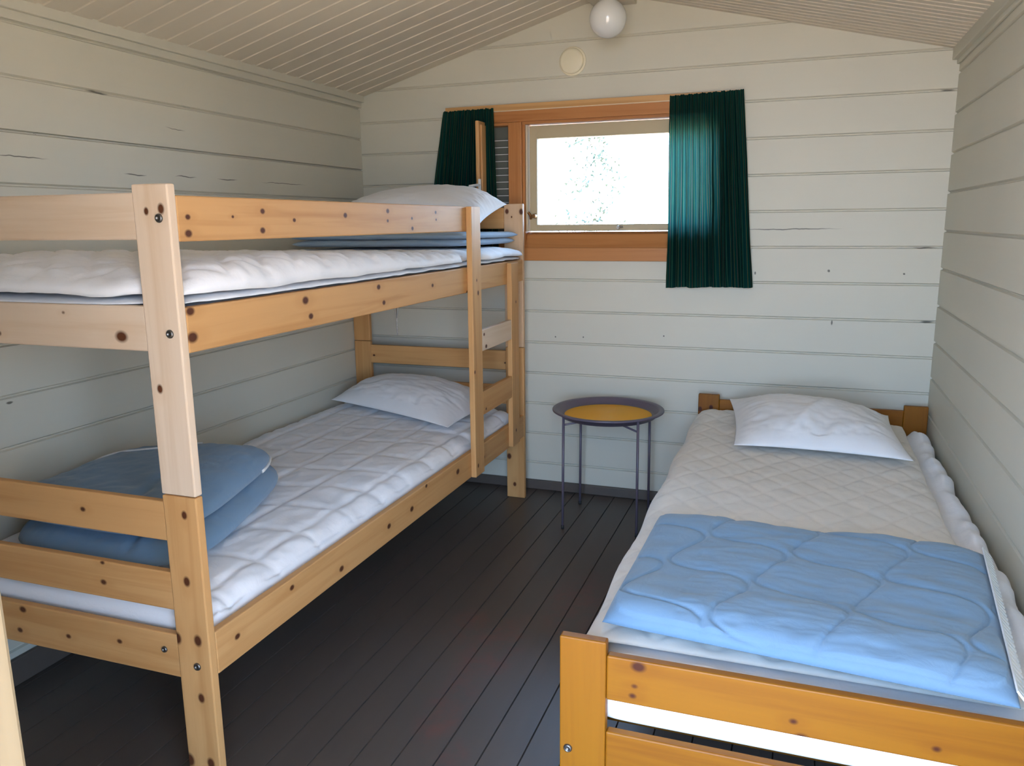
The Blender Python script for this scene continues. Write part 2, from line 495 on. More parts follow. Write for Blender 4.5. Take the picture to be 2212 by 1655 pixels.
# ------------------------------------------------------------------ window
cw_x = wood('window_pine_across', *CASE, 'x', [((1.219, -.015, 1.073), .9), ((.92, -.015, 1.062), 1.4)], rough=.5)
cw_z = wood('window_pine_upright', *CASE, 'z', [((.789, -.012, 1.399), .9)], rough=.5)
hatch_w = wood('hatch_pine', (0.60, 0.34, 0.14), (0.46, 0.23, 0.08), CASE[2], 'z', rough=.5)
cream = plain('cream_sash_paint', (0.52, 0.43, 0.27), 0.5, var=.12, scale=14)
white_metal = plain('white_metal', (0.75, 0.75, 0.72), 0.4)
brass = plain('old_brass', (0.23, 0.12, 0.05), 0.35, 0.9)
steel = plain('steel', (0.55, 0.53, 0.50), 0.3, 1.0)
dark = plain('dark_void', (0.045, 0.05, 0.045), 0.9)

win = Thing('window_1', (1.12, 0, 1.38), kind='structure')
win.part('casing', bx(.565, 1.695, -.016, -.001, 1.643, 1.712, bev=.002), cw_x)
win.part('casing', bx(.565, 1.695, -.016, -.001, 1.053, 1.109, bev=.002), cw_x)
win.part('casing', bx(.565, .628, -.016, -.001, 1.109, 1.643, bev=.002), cw_z)
win.part('casing', bx(1.632, 1.695, -.016, -.001, 1.109, 1.643, bev=.002), cw_z)
win.part('jamb', bx(.601, 1.639, -.001, .09, 1.632, 1.653), cw_x)
bm = bmesh.new(); prism(bm, [(-.001, 1.109), (.028, 1.166), (.05, 1.176), (.09, 1.176), (.09, 1.101), (-.001, 1.101)], .601, 1.639, lambda t_, y, z: (t_, y, z))
win.part('sill', bm, cw_x)
win.part('jamb', bx(.601, .630, -.001, .09, 1.176, 1.632), cw_z)
win.part('jamb', bx(1.618, 1.639, -.001, .09, 1.176, 1.632), cw_z)
bm = bx(.728, .789, -.012, .085, 1.110, 1.643, bev=.003); box(bm, .789, .800, .004, .085, 1.12, 1.634)
win.part('mullion', bm, cw_z)
# sash
SX0, SX1, SZ0, SZ1 = .812, 1.626, 1.180, 1.628
GX0, GX1, GZ0, GZ1 = .846, 1.586, 1.208, 1.574
bm = bmesh.new()
box(bm, SX0, GX0, .03, .07, SZ0, SZ1, bev=.003); box(bm, GX1, SX1, .03, .07, SZ0, SZ1, bev=.003)
box(bm, GX0 - .002, GX1 + .002, .03, .07, GZ1, SZ1, bev=.003); box(bm, GX0 - .002, GX1 + .002, .03, .07, SZ0, GZ0, bev=.003)
sash = win.part('sash', bm, cream)
glass, t, b = new_mat('window_glass')
t.nodes.remove(b)
gl = N(t, 'ShaderNodeBsdfGlossy'); gl.inputs['Roughness'].default_value = 0.02
tr = N(t, 'ShaderNodeBsdfTransparent'); tr.inputs[0].default_value = (.97, .99, .98, 1)
fr = N(t, 'ShaderNodeFresnel'); fr.inputs[0].default_value = 1.45
mx = N(t, 'ShaderNodeMixShader'); t.links.new(fr.outputs[0], mx.inputs[0]); t.links.new(tr.outputs[0], mx.inputs[1]); t.links.new(gl.outputs[0], mx.inputs[2])
t.links.new(mx.outputs[0], t.nodes['Material Output'].inputs[0])
win.part('glass_pane', bx(GX0 - .003, GX1 + .003, .048, .052, GZ0 - .003, GZ1 + .003), glass, under=sash)
bm = tube(bmesh.new(), [(.822, .029, 1.24), (.822, .010, 1.24)], .005); tube(bm, [(.822, .012, 1.232), (.822, .008, 1.25), (.812, .008, 1.262)], .006); tube(bm, [(.835, .029, 1.246), (.835, .012, 1.246)], [.011, .009])
win.part('sash_latch', bm, brass, under=sash)
bm = tube(bmesh.new(), [(1.21, .029, 1.194), (1.21, .018, 1.194)], [.009, .007], 14); tube(bm, [(1.21, .020, 1.194), (1.232, .019, 1.196)], .003)
win.part('sash_button', bm, steel, under=sash)
# cream strip and dark gap beside the sash
win.part('stop_strip', bx(.801, .8075, .012, .06, 1.178, 1.63), plain('pale_strip', (0.66, 0.58, 0.42), .6))
# ventilation louvre
lv = win.part('ventilation_louvre', bx(.630, .728, .060, .064, 1.176, 1.632), plain('mesh_grey', (0.135, 0.14, 0.115), .8))
for k in range(13):
    z = 1.573 - .0296 * k
    if z < 1.19: break
    bm = bmesh.new(); prism(bm, [(.034, z - .0014), (.034, z + .0014), (.059, z + .0030), (.059, z + .0010)], .630, .728, lambda t_, y, zz: (t_, y, zz))
    win.part('louvre_slat', bm, white_metal, under=lv)
# the open hatch of the ventilation opening
bm = bx(.616, .632, -.112, -.017, 1.225, 1.645, bev=.003); box(bm, .632, .640, -.095, -.020, 1.245, 1.630, bev=.002)
hat = win.part('ventilation_hatch', bm, hatch_w)
bm = bx(.628, .640, -.120, -.112, 1.352, 1.404, bev=.002); tube(bm, [(.634, -.118, 1.378), (.634, -.132, 1.378), (.592, -.134, 1.374)], [.006, .006, .005])
win.part('hatch_handle', bm, white_metal, under=hat)
win.part('hatch_stop', bx(.631, .646, -.016, .03, 1.20, 1.612, bev=.001), cream)

# curtain rail
rail = Thing('curtain_rail', (1.06, -.02, 1.70), 'thin pine curtain batten with a pale rod above the window', 'curtain rail')
rail.part('batten', bx(.44, 1.706, -.022, -.0165, 1.690, 1.716, bev=.001), wood('batten_pine', (0.62, 0.36, 0.15), (0.48, .25, .09), CASE[2], 'x'))
rail.part('rod', tube(bmesh.new(), [(.432, -.0193, 1.689), (1.706, -.0193, 1.692)], .0032, 10), plain('pale_rod', (0.72, 0.55, 0.36), .5))

# ------------------------------------------------------------------ curtains
def curtain_mat(name):
    m, t, b = new_mat(name)
    uv = N(t, 'ShaderNodeUVMap')
    sx = N(t, 'ShaderNodeSeparateXYZ'); t.links.new(uv.outputs[0], sx.inputs[0])
    u = sx.outputs['X']
    fr_ = math_node(t, 'FRACT', math_node(t, 'MULTIPLY', u, 15.0))
    base = ramp(t, fr_, [(0.0, (0.010, 0.085, 0.080)), (0.30, (0.008, 0.060, 0.095)), (0.34, (0.30, 0.30, 0.075)), (0.385, (0.012, 0.10, 0.085)), (0.62, (0.010, 0.085, 0.075)), (0.66, (0.24, 0.13, 0.10)), (0.70, (0.010, 0.075, 0.060)), (0.90, (0.05, 0.19, 0.12))])
    base.node.color_ramp.interpolation = 'CONSTANT'
    thr = noise_tex(t, mapping(t, uv.outputs[0], (400, 12, 1)), 1.0, 2)
    col = mix_col(t, math_node(t, 'MULTIPLY', thr, 0.4), base, (0.006, 0.045, 0.045))
    d = N(t, 'ShaderNodeBsdfDiffuse'); tl = N(t, 'ShaderNodeBsdfTranslucent')
    t.links.new(mix_col(t, 1.0, col, (.42, .42, .42), 'MULTIPLY'), d.inputs[0])
    g = N(t, 'ShaderNodeGamma'); t.links.new(col, g.inputs[0]); g.inputs[1].default_value = 0.80
    t.links.new(g.outputs[0], tl.inputs[0])
    mxs = N(t, 'ShaderNodeMixShader'); mxs.inputs[0].default_value = 0.42
    t.links.new(d.outputs[0], mxs.inputs[1]); t.links.new(tl.outputs[0], mxs.inputs[2])
    t.nodes.remove(b); t.links.new(mxs.outputs[0], t.nodes['Material Output'].inputs[0])
    return m

def curtain(name, tl_, tr_, bl_, br_, folds, seed, mat, amp0=.007, amp1=.016, y0=-.040, scal=.006):
    nu, nv = 180, 70
    bm = bmesh.new(); uvl = bm.loops.layers.uv.new('uv')
    V = []
    for j in range(nv + 1):
        v = j / nv
        row = []
        for i in range(nu + 1):
            u = i / nu
            a = Vector((tl_[0] + (tr_[0] - tl_[0]) * u, 0, tl_[1] + (tr_[1] - tl_[1]) * u))
            c = Vector((bl_[0] + (br_[0] - bl_[0]) * u, 0, bl_[1] + (br_[1] - bl_[1]) * u))
            P = a.lerp(c, v)
            ph = 2 * PI * folds * (u + .03 * math.sin(5 * u + seed) + .02 * fbm(u * 3, v * 1.5, seed)) + seed
            am = amp0 + (amp1 - amp0) * min(1, v * 1.3)
            y = y0 + am * math.sin(ph) * (.7 + .6 * fbm(u * 4, v * 1.2, seed + 9)) + .35 * am * math.sin(2.7 * ph + 2 * v)
            if v < .06: y += .004 * math.sin(u * 220) * (1 - v / .06) * .6
            P.y = min(y, -.0245)
            P.x += .006 * math.sin(ph + 1.2) * v
            if j == 0: P.z += .0014 * math.sin(u * 70 + seed) + .001 * math.sin(u * 171)
            if j == nv: P.z += .004 * fbm(u * 6, 1, seed)
            row.append(bm.verts.new(P))
        V.append(row)
    for j in range(nv):
        for i in range(nu):
            f = bm.faces.new((V[j][i], V[j][i + 1], V[j + 1][i + 1], V[j + 1][i]))
            for l, (ii, jj) in zip(f.loops, ((i, j), (i + 1, j), (i + 1, j + 1), (i, j + 1))): l[uvl].uv = (ii / nu, jj / nv)
            f.smooth = True
    o = mesh_obj(name, bm, mat, None, ((tl_[0] + tr_[0]) / 2, y0, tl_[1]))
    return o
cm = curtain_mat('green_striped_cotton')
cr = curtain('curtain', (1.424, 1.706), (1.708, 1.714), (1.432, .948), (1.772, .952), 8, 1.3, cm)
tag(cr, 'dark green striped curtain farther from the bunk, partly lit through by the window', 'curtain', 'curtains at the window')
cl = curtain('curtain', (.436, 1.698), (.676, 1.701), (.330, 1.02), (.700, 1.02), 8, 4.1, cm, amp1=.012)
tag(cl, 'very dark green curtain bunched behind the open ventilation hatch and upper bunk pillow', 'curtain', 'curtains at the window')

# pull cord under the upper bunk
bm = bmesh.new()
for k in range(3):
    xx = .150 + .009 * k
    tube(bm, [(xx, -.02, 1.03), (xx + .001, -.02, .84), (.159 + .002 * (k - 1), -.02, .775)], .0022, 8)
tube(bm, [(.159, -.02, .778), (.159, -.02, .70)], .0026, 8)
for k in range(9): bmesh.ops.create_uvsphere(bm, u_segments=10, v_segments=6, radius=.0042, matrix=Matrix.Translation((.159, -.02, .775 - .009 * k)))
tag(mesh_obj('pull_cord', bm, plain('white_cord', (.72, .70, .66), .8), None, (.159, -.02, 1.03), True), 'thin white beaded pull cord hanging down the back wall under the upper bunk', 'cord')

# ------------------------------------------------------------------ round vent and lamp
vm = plain('vent_plastic', (0.80, 0.74, 0.56), 0.45)
vent = Thing('wall_vent', (1.013, 0, 1.873), 'round cream plastic vent high on the gable beside the globe lamp', 'vent')
def face_y(bm_src, c):
    q = Vector((0, -1, 0)).to_track_quat('Z', 'Y').to_matrix().to_4x4()
    bmesh.ops.transform(bm_src, matrix=Matrix.Translation(c) @ q, verts=bm_src.verts[:]); return bm_src
vent.part('flange', face_y(lathe(bmesh.new(), [(0, .002), (.050, .002), (.057, .003), (.058, .000), (.058, -.004)], 0, 0, 0), (1.013, -.001, 1.873)), vm, True)
vent.part('cover', face_y(lathe(bmesh.new(), [(0, .016), (.040, .0155), (.048, .013), (.051, .009), (.050, .001), (0, .001)], 0, 0, 0), (1.011, -.003, 1.873)), vm, True)

lamp = Thing('globe_lamp', (1.218, -.25, 2.07), 'white glass globe lamp hanging under the ridge, switched off', 'lamp')
gm, t, b = new_mat('opal_glass')
b.inputs['Base Color'].default_value = (0.80, 0.81, 0.80, 1); b.inputs['Roughness'].default_value = 0.12; b.inputs['Coat Weight'].default_value = 0.5
n = noise_tex(t, N(t, 'ShaderNodeTexCoord').outputs['Object'], 5.0); t.links.new(mix_col(t, n, (.80, .81, .80), (.76, .78, .78)), b.inputs['Base Color'])
prof = [(.030, .066)] + [(.0695 * math.sin(a), .0695 * math.cos(a)) for a in [0.46 + (PI - .46) * k / 30 for k in range(30)]] + [(0, -.0695)]
lamp.part('globe', lathe(bmesh.new(), prof, 1.218, -.25, 1.967), gm, True)
lamp.part('socket', lathe(bmesh.new(), [(.028, .050), (.033, .062), (.034, .090), (.052, .096), (.052, .104), (0, .104)], 1.218, -.25, 1.967), white_metal, True)

# ------------------------------------------------------------------ bunk bed
B0, B1 = .757, .841            # room-side posts, in x
YN, YFAR, T = -2.188, -.155, .021
ZJ, ZT = .686, 1.296
bunk = Thing('bunk_bed', (.42, -1.16, 0), 'pale pine bunk bed with a short ladder and white bedding along the wall', 'bunk bed')
def bw(axis, tone, knots=(), seed=0.0): return wood('bunk_pine', *tone, axis, bunk.rel(knots), rough=.55, seed=seed, coat=0.0)
pk = [(.788, YN, 1.246, .8), (.823, YN, 1.250, 1.1), (.779, YN, .905, 1), (.809, YN, .647, 1), (.799, YN, .502, 1.2), (.813, YN, .372, 1.4), (.760, YN, .369, 1.5), (.808, YN, .239, 1.2), (.761, YN, .081, 1.8), (.817, YN, .086, 1.4)]
fk = [(.771, YFAR, 1.265, 1.2), (.835, YFAR, 1.263, 1.4), (.792, YFAR, 1.242, .5), (.794, YFAR, .062, 1.1), (.769, YFAR, .191, 1.5), (.821, YFAR, .367, 1.2)]
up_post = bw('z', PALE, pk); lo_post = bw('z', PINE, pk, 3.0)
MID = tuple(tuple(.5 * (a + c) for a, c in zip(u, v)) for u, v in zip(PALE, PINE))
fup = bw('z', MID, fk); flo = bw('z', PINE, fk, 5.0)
for y0, y1, mu, ml in ((YN, YN + T, up_post, lo_post), (YFAR, YFAR + T, fup, flo)):
    for x0, x1 in ((B0, B1), (.004, .088)):
        bunk.part('post', bx(x0, x1, y0, y1, ZJ + .0012, ZT, bev=.003), ml if y0 == YFAR and x0 < .5 else mu)
        bunk.part('post', bx(x0, x1, y0, y1, 0.0, ZJ - .0008, bev=.003), ml)
# end boards
ek = [(.693, YN, 1.005, 1.7), (.548, YN, 1.049, .6), (.536, YN, .628, .9), (.57, YN, .466, 1), (.573, YN, .512, .8), (.316, YN, .361, 1.2), (.298, YN, .307, 1), (.447, YN, .317, .9), (.596, YN, .331, .9), (.36, YN, 1.00, .9)]
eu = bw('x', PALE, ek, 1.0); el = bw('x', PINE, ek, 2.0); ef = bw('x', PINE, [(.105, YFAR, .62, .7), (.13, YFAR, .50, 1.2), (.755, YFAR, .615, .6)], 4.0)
for z0, z1, up in ((1.193, 1.281, 1), (.978, 1.067, 1), (.584, .669, 0), (.430, .515, 0), (.275, .374, 0)):
    bunk.part('end_board', bx(.088, B0, YN + .003, YN + .003 + .018, z0, z1, bev=.003), eu if up else el)
    bunk.part('end_board', bx(.088, B0, YFAR, YFAR + .018, z0, z1, bev=.003), ef)
# rails along the sides
gk = [(.842, -2.139, 1.235, .8), (.842, -2.008, 1.236, .5), (.842, -2.141, 1.204, 1.1), (.842, -1.792, 1.229, .7), (.842, -1.908, 1.248, .9), (.842, -1.912, 1.207, 1), (.842, -1.567, 1.241, 1), (.842, -1.338, 1.254, 1), (.842, -1.34, 1.227, .7), (.842, -1.187, 1.234, .7), (.842, -1.186, 1.204, .9), (.842, -1.017, 1.253, .8), (.842, -1.015, 1.23, .6)]
su = [(.842, -2.155, 1.056, 1.3), (.842, -2.155, 1.005, 1.6), (.842, -1.767, 1.041, 1.4), (.842, -1.748, 1.001, 1.1), (.842, -1.409, 1.045, 1.1), (.842, -1.382, .999, 1), (.842, -1.056, 1.023, .9), (.842, -.771, .977, 1)]
sl = [(.842, -2.1, .341, 1), (.842, -1.896, .362, 1), (.842, -1.676, .316, 1.2), (.842, -1.408, .336, 1.2), (.842, -1.257, .337, 1.3), (.842, -.892, .349, 1.5), (.842, -1.149, .378, .9), (.842, -.64, .33, 1)]
X0r, X1r = .820, .8405
bunk.part('guard_rail', bx(X0r, X1r, YN + T, -.686, 1.189, 1.275, bev=.003), bw('y', PINE, gk, 6.0))
bunk.part('side_rail', bx(X0r, X1r, YN + T, YFAR, .975, 1.064, bev=.003), bw('y', PINE, su, 7.0))
bunk.part('side_rail', bx(X0r, X1r, YN + T, YFAR, .289, .385, bev=.003), bw('y', PINE, sl, 8.0))
wall_rail = bw('y', PINE, (), 9.0)
for z0, z1 in ((.975, 1.064), (.289, .385)):
    bunk.part('side_rail', bx(.006, .026, YN + T, YFAR, z0, z1, bev=.003), wall_rail)
# slatted bases
sw = bw('x', PALE, (), 10.0)
for z in (.325, 1.012):
    for k in range(12):
        y = YN + .10 + k * .165
        bunk.part('base_slat', bx(.027, X0r - .001, y, y + .07, z - .018, z, bev=.002), sw)
# ladder
lk = [(.862, -.731, 1.017, .6), (.862, -.72, .971, 1), (.862, -.765, .688, .8), (.862, -.75, .331, .9), (.862, -.31, .90, .7), (.862, -.32, .36, .8)]
lw = bw('z', PINE, lk, 11.0)
lad = bunk.part('ladder', bx(B1, B1 + .021, -.772, -.686, .290, 1.275, bev=.003), lw)
bunk.part('stile', bx(B1, B1 + .021, -.361, -.275, .296, 1.060, bev=.003), lw, under=lad)
bunk.part('rung', bx(B1 + .001, B1 + .020, -.686, -.361, .752, .832, bev=.003), bw('y', PALE, [(.862, -.666, .813, .9), (.862, -.647, .766, 1.1)], 12.0), under=lad)
bunk.part('rung', bx(B1 + .001, B1 + .020, -.686, -.361, .510, .600, bev=.003), bw('y', PINE, [(.862, -.658, .528, .8)], 13.0), under=lad)
dk_steel = plain('dark_bolt', (0.16, 0.15, 0.14), 0.35, 0.9)
for x, z in ((.817, 1.233), (.817, 1.015), (.806, .312)):
    bunk.part('bolt', disc_bolt(bmesh.new(), (x, YN, z), (0, -1, 0), .0085), dk_steel, True)
bunk.part('bolt', disc_bolt(bmesh.new(), (.72, YN + .003, .335), (0, -1, 0), .007), dk_steel, True)

# ------------------------------------------------------------------ bedding materials
white_sheet = cloth('white_cotton', (0.80, 0.81, 0.84))
white_quilt = cloth('white_quilting', (0.80, 0.805, 0.83))
cream_quilt = cloth('cream_quilting', (0.70, 0.67, 0.61), (0.66, 0.63, 0.57))
pillow_c = cloth('pillow_cotton', (0.78, 0.785, 0.80), wr=9, wrs=.10)
window_lit_blue = cloth('window_lit_blue_cotton', (0.27, 0.375, 0.49), (0.25, 0.35, 0.465))  # the duvet blue made paler: window light painted into the upper duvet
blue_c = cloth('pale_blue_cotton', (0.150, 0.255, 0.375), (0.138, 0.238, 0.355))
edge_c = cloth('white_edging', (0.68, 0.70, 0.70))

def gr(d, w_): return math.exp(-(d / w_) ** 2)

# lower bunk mattress + cover
def low_dt(s, t, P):
    x, y = P.x, P.y
    gx = abs(((x + .03) / .155 + .5) % 1 - .5) * .155; gy = abs(((y + .04 * math.sin(x * 5)) / .175 + .5) % 1 - .5) * .175
    h = -.006 * max(gr(gx, .011), gr(gy, .011)) + .004 * fbm(x * 7, y * 5, 1)
    h += .0025 * fbm(x * 26 + y * 6, y * 22 - x * 14, 4) + .0018 * abs(fbm(x * 14 + y * 10, y * 5, 7))
    r = max(0, (x - .60) / .22)
    h += -.020 * r * r + .004 * r * math.sin(y * 38 + 2 * math.sin(y * 9))
    return h
F = lambda s, t: Vector((.418 + .390 * s, -1.1645 + .990 * t, .372))
mat1 = pad(F, .066, .044, 22, 2.2, 130, 220, low_dt)
tag(mesh_obj('mattress', mat1, white_sheet, None, (.418, -1.1645, .328), True), 'white square-quilted mattress on the lower bunk', 'mattress', 'mattresses')

# upper bunk mattress, and the quilted cover that swells out over the rail
def up_dt(s, t, P): return .0
tag(mesh_obj('mattress', pad(lambda s, t: Vector((.422 + .392 * s, -1.161 + .995 * t, 1.040)), .022, .026, 20, 2.2, 60, 100, up_dt), white_sheet, None, (.422, -1.161, 1.013), True), 'white mattress under the quilted cover on the upper bunk, just above the side rail', 'mattress', 'mattresses')
def sstep(x, a, b):
    x = min(1, max(0, (x - a) / (b - a))); return x * x * (3 - 2 * x)
def swell(y):
    """how far the side may swell: not at the posts, not behind the ladder stile"""
    return sstep(abs(y + .729), .055, .15) * sstep(y, -2.168, -2.02) * sstep(-y, .16, .22)
def over(x): return max(0.0, 1 - (abs(x - .42) / .325) ** 8)
def Fl(s, t):
    P = Vector((.430 + .400 * s, -1.162 + .996 * t, 1.0685))
    if s > .6:
        k = (s - .6) / .4; P.x += (.016 + .008 * fbm(P.y * 6, 0, 12)) * k * swell(P.y); P.z += (.002 + .004 * abs(fbm(P.y * 7, 1, 13))) * k
    if t < -.92:
        k = (-t - .92) / .08; P.y -= .036 * k * over(P.x)
    return P
def Fq(s, t):
    P = Vector((.430 + .396 * s, -1.160 + .996 * t, 1.0875))
    if s > .5:
        k = (s - .5) / .5; P.x += (.036 + .012 * fbm(P.y * 5, s, 2)) * k * swell(P.y); P.z += (.004 * fbm(P.y * 6, 0, 5)) * k
    if t < -.92:
        k = (-t - .92) / .08; P.y -= .042 * k * over(P.x); P.z += .006 * fbm(P.x * 7, 3, 6) * k
    return P
def q_ht(s, t): return .037 + .028 * sstep(-t, -.3, .6)
def q_dt(s, t, P):
    x, y = P.x, P.y
    f = sstep(-t, -.55, -.3)
    a = abs(((x + y) / .12) % 1 - .5) * .12; c = abs(((x - y) / .12) % 1 - .5) * .12
    h = -.006 * (.4 + .6 * f) * max(gr(.06 - a, .012), gr(.06 - c, .012)) + .006 * f * fbm(x * 9, y * 7, 8) + .004 * (.3 + .7 * f) * fbm(x * 6 + 3, y * 28, 8)
    if t < -.6: h += .020 * ((-t - .6) / .4) * gr(x - .30, .2)
    return h
cov = Thing('mattress_cover', (.43, -1.16, 1.068), 'white quilted mattress cover bulging over the side rail of the upper bunk', 'mattress cover', 'mattress covers')
cov.part('quilted_top', pad(Fq, q_ht, .003, 15, 2.0, 120, 250, q_dt), white_quilt, True)
cov.part('skirt', pad(Fl, .013, .002, 14, 2.0, 80, 200, lambda s, t, P: .001 * fbm(P.x * 8, P.y * 20, 14)), white_sheet, True)

# ------------------------------------------------------------------ pillows
def pillow(corners, h, hb, seed, label, p=2.3, q=1.45, crease=None):
    Fp = quadmap(corners)
    def outl(s, t):
        return s * (1 - .055 * (1 - t * t) * abs(s) ** 3), t * (1 - .085 * (1 - s * s) * abs(t) ** 3)
    def dt(s, t, P):
        rim = max(abs(s), abs(t))
        wr = .006 * fbm(s * 3 + seed, t * 3, seed) + .007 * (rim ** 2) * fbm(s * (9 if abs(t) > abs(s) else 3), t * (3 if abs(t) > abs(s) else 9), seed + 5)
        wr += .0030 * abs(fbm(s * 2.2 + t * 1.6, t * 3.5 - s, seed + 2))
        if crease: wr += crease(s, t)
        return wr
    bm = pad(Fp, h, hb, p, q, 90, 80, dt, outl, lambda s, t, P: 0.0)
    c = sum((Vector(v) for v in corners), Vector()) / 4
    o = mesh_obj('pillow', bm, pillow_c, None, (c.x, c.y, c.z - hb), True)
    return tag(o, label, 'pillow', 'pillows')
pillow([(.045, -.445, .466), (.735, -.735, .464), (.795, -.27, .478), (.10, -.175, .505)], .098, .014, 1.0, 'plump white pillow at the head of the lower bunk')
pillow([(.13, -.64, 1.203), (.812, -.595, 1.201), (.818, -.285, 1.292), (.17, -.20, 1.275)], .112, .008, 5.0, 'white pillow on top of the folded duvet at the head of the upper bunk', p=3.0, q=1.75)
def cr1(s, t):
    return -.016 * gr(s + .05 - .3 * (t + 1), .10) * max(0, -t) + .010 * gr(s + .22 - .5 * (t + .6), .07) * max(0, 1 - abs(t + .3))
pillow([(1.775, -.735, .484), (2.315, -.765, .486), (2.285, -.265, .512), (1.712, -.14, .512)], .092, .014, 9.0, 'white pillow at the head of the single bed by the wall', crease=cr1)

# ------------------------------------------------------------------ blue duvets
def duvet_thing(name, loc, label):
    return Thing(name, loc, label, 'duvet', 'folded blue duvets')
# on the lower bunk: two loose folds
dv = duvet_thing('duvet', (.36, -1.75, .44), 'pale blue duvet folded loosely at the foot of the lower bunk')
def dd(k):
    return lambda s, t, P: .007 * fbm(P.x * 6, P.y * 6, k) + .0045 * abs(fbm(P.x * 16, P.y * 13, k + 3)) - .010 * gr(s - .25 + .2 * t, .05) * (t < .5)
def sk(bm): return bm
def rnd_out(s, t): return s * (1 - .16 * t ** 4), t * (1 - .16 * s ** 4)
dv.part('fold', pad(quadmap([(.13, -2.115, .468), (.725, -2.10, .466), (.490, -1.36, .468), (.05, -1.48, .468)]), .058, .014, 5, 2, 80, 80, dd(11), rnd_out), blue_c, True)
Fe = quadmap([(.09, -2.08, .530), (.68, -2.08, .526), (.475, -1.37, .524), (.07, -1.58, .530)])
top = dv.part('fold', pad(Fe, .060, .004, 4.5, 2, 80, 80, dd(15), rnd_out), blue_c, True)
rim = [(-1.0, -.9 + 1.9 * k / 14) for k in range(15)] + [(-1 + 2 * k / 18, 1.0) for k in range(1, 19)] + [(1.0, 1 - .5 * k / 6) for k in range(1, 7)]
pts = [Fe(*rnd_out(*q)) + Vector((0, 0, .002)) for q in rim]
dv.part('edging', tube(bmesh.new(), pts, .0045, 8), edge_c, True, under=top)
def on_top(s, t):
    P = Fe(*rnd_out(s, t)); k = max(0, (1 - abs(s) ** 4.5) * (1 - abs(t) ** 4.5)) ** .5
    return P + Vector((0, 0, .060 * k + dd(15)(s, t, P) * (1 if k > .5 else k) + .001))
dv.part('edging', tube(bmesh.new(), [on_top(-.93 + .10 * k, .30 + .045 * k) for k in range(11)], .0035, 8), edge_c, True, under=top)

# on the upper bunk, flat under the pillow
dv = duvet_thing('duvet', (.47, -.45, 1.14), 'pale blue duvet folded flat on the upper bunk under its pillow')
def de(k): return lambda s, t, P: .004 * fbm(P.x * 6, P.y * 6, k) + .002 * fbm(P.x * 22, P.y * 16, k)
def de2(k): return lambda s, t, P: .0025 * fbm(P.x * 6, P.y * 6, k) + .0012 * fbm(P.x * 22, P.y * 16, k)
dv.part('fold', pad(quadmap([(.14, -.80, 1.146), (.785, -.665, 1.146), (.815, -.185, 1.145), (.14, -.19, 1.146)]), .015, .013, 16, 2, 60, 60, de2(21)), window_lit_blue, True)
t2 = dv.part('fold', pad(quadmap([(.135, -.795, 1.171), (.785, -.662, 1.171), (.828, -.178, 1.169), (.14, -.19, 1.171)]), .014, .012, 16, 2, 60, 60, de2(24)), window_lit_blue, True)
dv.part('edging', tube(bmesh.new(), [(.134, -.78, 1.170), (.134, -.6, 1.170), (.136, -.4, 1.170), (.14, -.21, 1.170)], .006, 8), edge_c, True, under=t2)

# ------------------------------------------------------------------ single bed
bed = Thing('single_bed', (2.01, -1.12, 0), 'low orange-varnished pine single bed beside the tray table, against the bare wall', 'bed')
SY, SZ = -2.155, .502
def sb(axis, knots=(), seed=0.0): return wood('varnished_pine', *GOLD, axis, bed.rel(knots), rough=.5, seed=seed, coat=0.0)
pf = sb('z', [], 1.0)
hp = sb('z', [(1.637, -.1, .462, 1.2), (1.593, -.1, .452, 1.2)], 2.0)
for x0, x1 in ((1.585, 1.669), (2.356, 2.440)):
    bed.part('post', bx(x0, x1, SY, SY + .021, 0, SZ, bev=.003), pf)
    bed.part('post', bx(x0, x1, -.100, -.079, 0, .516, bev=.003), hp)
fkn = [(1.725, SY, .465, 1.5), (1.719, SY, .427, .8), (1.716, SY, .408, .9), (1.98, SY, .416, .9), (1.994, SY, .388, 1.4), (2.189, SY, .414, .9)]
fb = sb('x', fkn, 3.0)
bed.part('foot_board', bx(1.669, 2.356, SY + .004, SY + .023, .391, .476, bev=.003), fb)
bed.part('foot_board', bx(1.669, 2.356, SY + .004, SY + .023, .240, .328, bev=.003), fb)
hb_ = sb('x', [], 4.0)
bed.part('head_board', bx(1.669, 2.356, -.098, -.080, .412, .496, bev=.003), hb_)
bed.part('head_board', bx(1.669, 2.356, -.098, -.080, .260, .345, bev=.003), hb_)
sr = sb('y', [], 5.0)
bed.part('side_rail', bx(1.590, 1.611, SY + .021, -.100, .240, .328, bev=.003), sr)
bed.part('side_rail', bx(2.431, 2.447, SY + .021, -.100, .240, .328, bev=.003), sr)
for k in range(12):
    y = SY + .10 + k * .165
    bed.part('base_slat', bx(1.612, 2.430, y, y + .07, .286, .3045, bev=.002), hb_)
bed.part('bolt', disc_bolt(bmesh.new(), (1.601, SY, .283), (0, -1, 0), .008), dk_steel, True)

def Fs(s, t):
    P = Vector((2.028 + .401 * s, -1.1185 + 1.0105 * t, .368))
    if abs(s) > .7: P.x += .006 * math.sin(P.y * 17 + s) * (abs(s) - .7) / .3
    return P
def s_dt(s, t, P):
    h = .002 * fbm(P.x * 7, P.y * 6, 31) + .002 * fbm(P.x * 18, P.y * 30, 33)
    if s > .84: h += sstep(s, .84, .92) * (.022 + .022 * fbm(2, P.y * 6, 35))
    h += .036 * sstep(-P.y, 2.045, 2.085)
    return h
tag(mesh_obj('mattress', pad(Fs, .052, .062, 22, 2.4, 100, 180, s_dt), white_sheet, None, (2.008, -1.115, .315), True), 'white mattress of the single bed, showing above and below its foot board', 'mattress', 'mattresses')

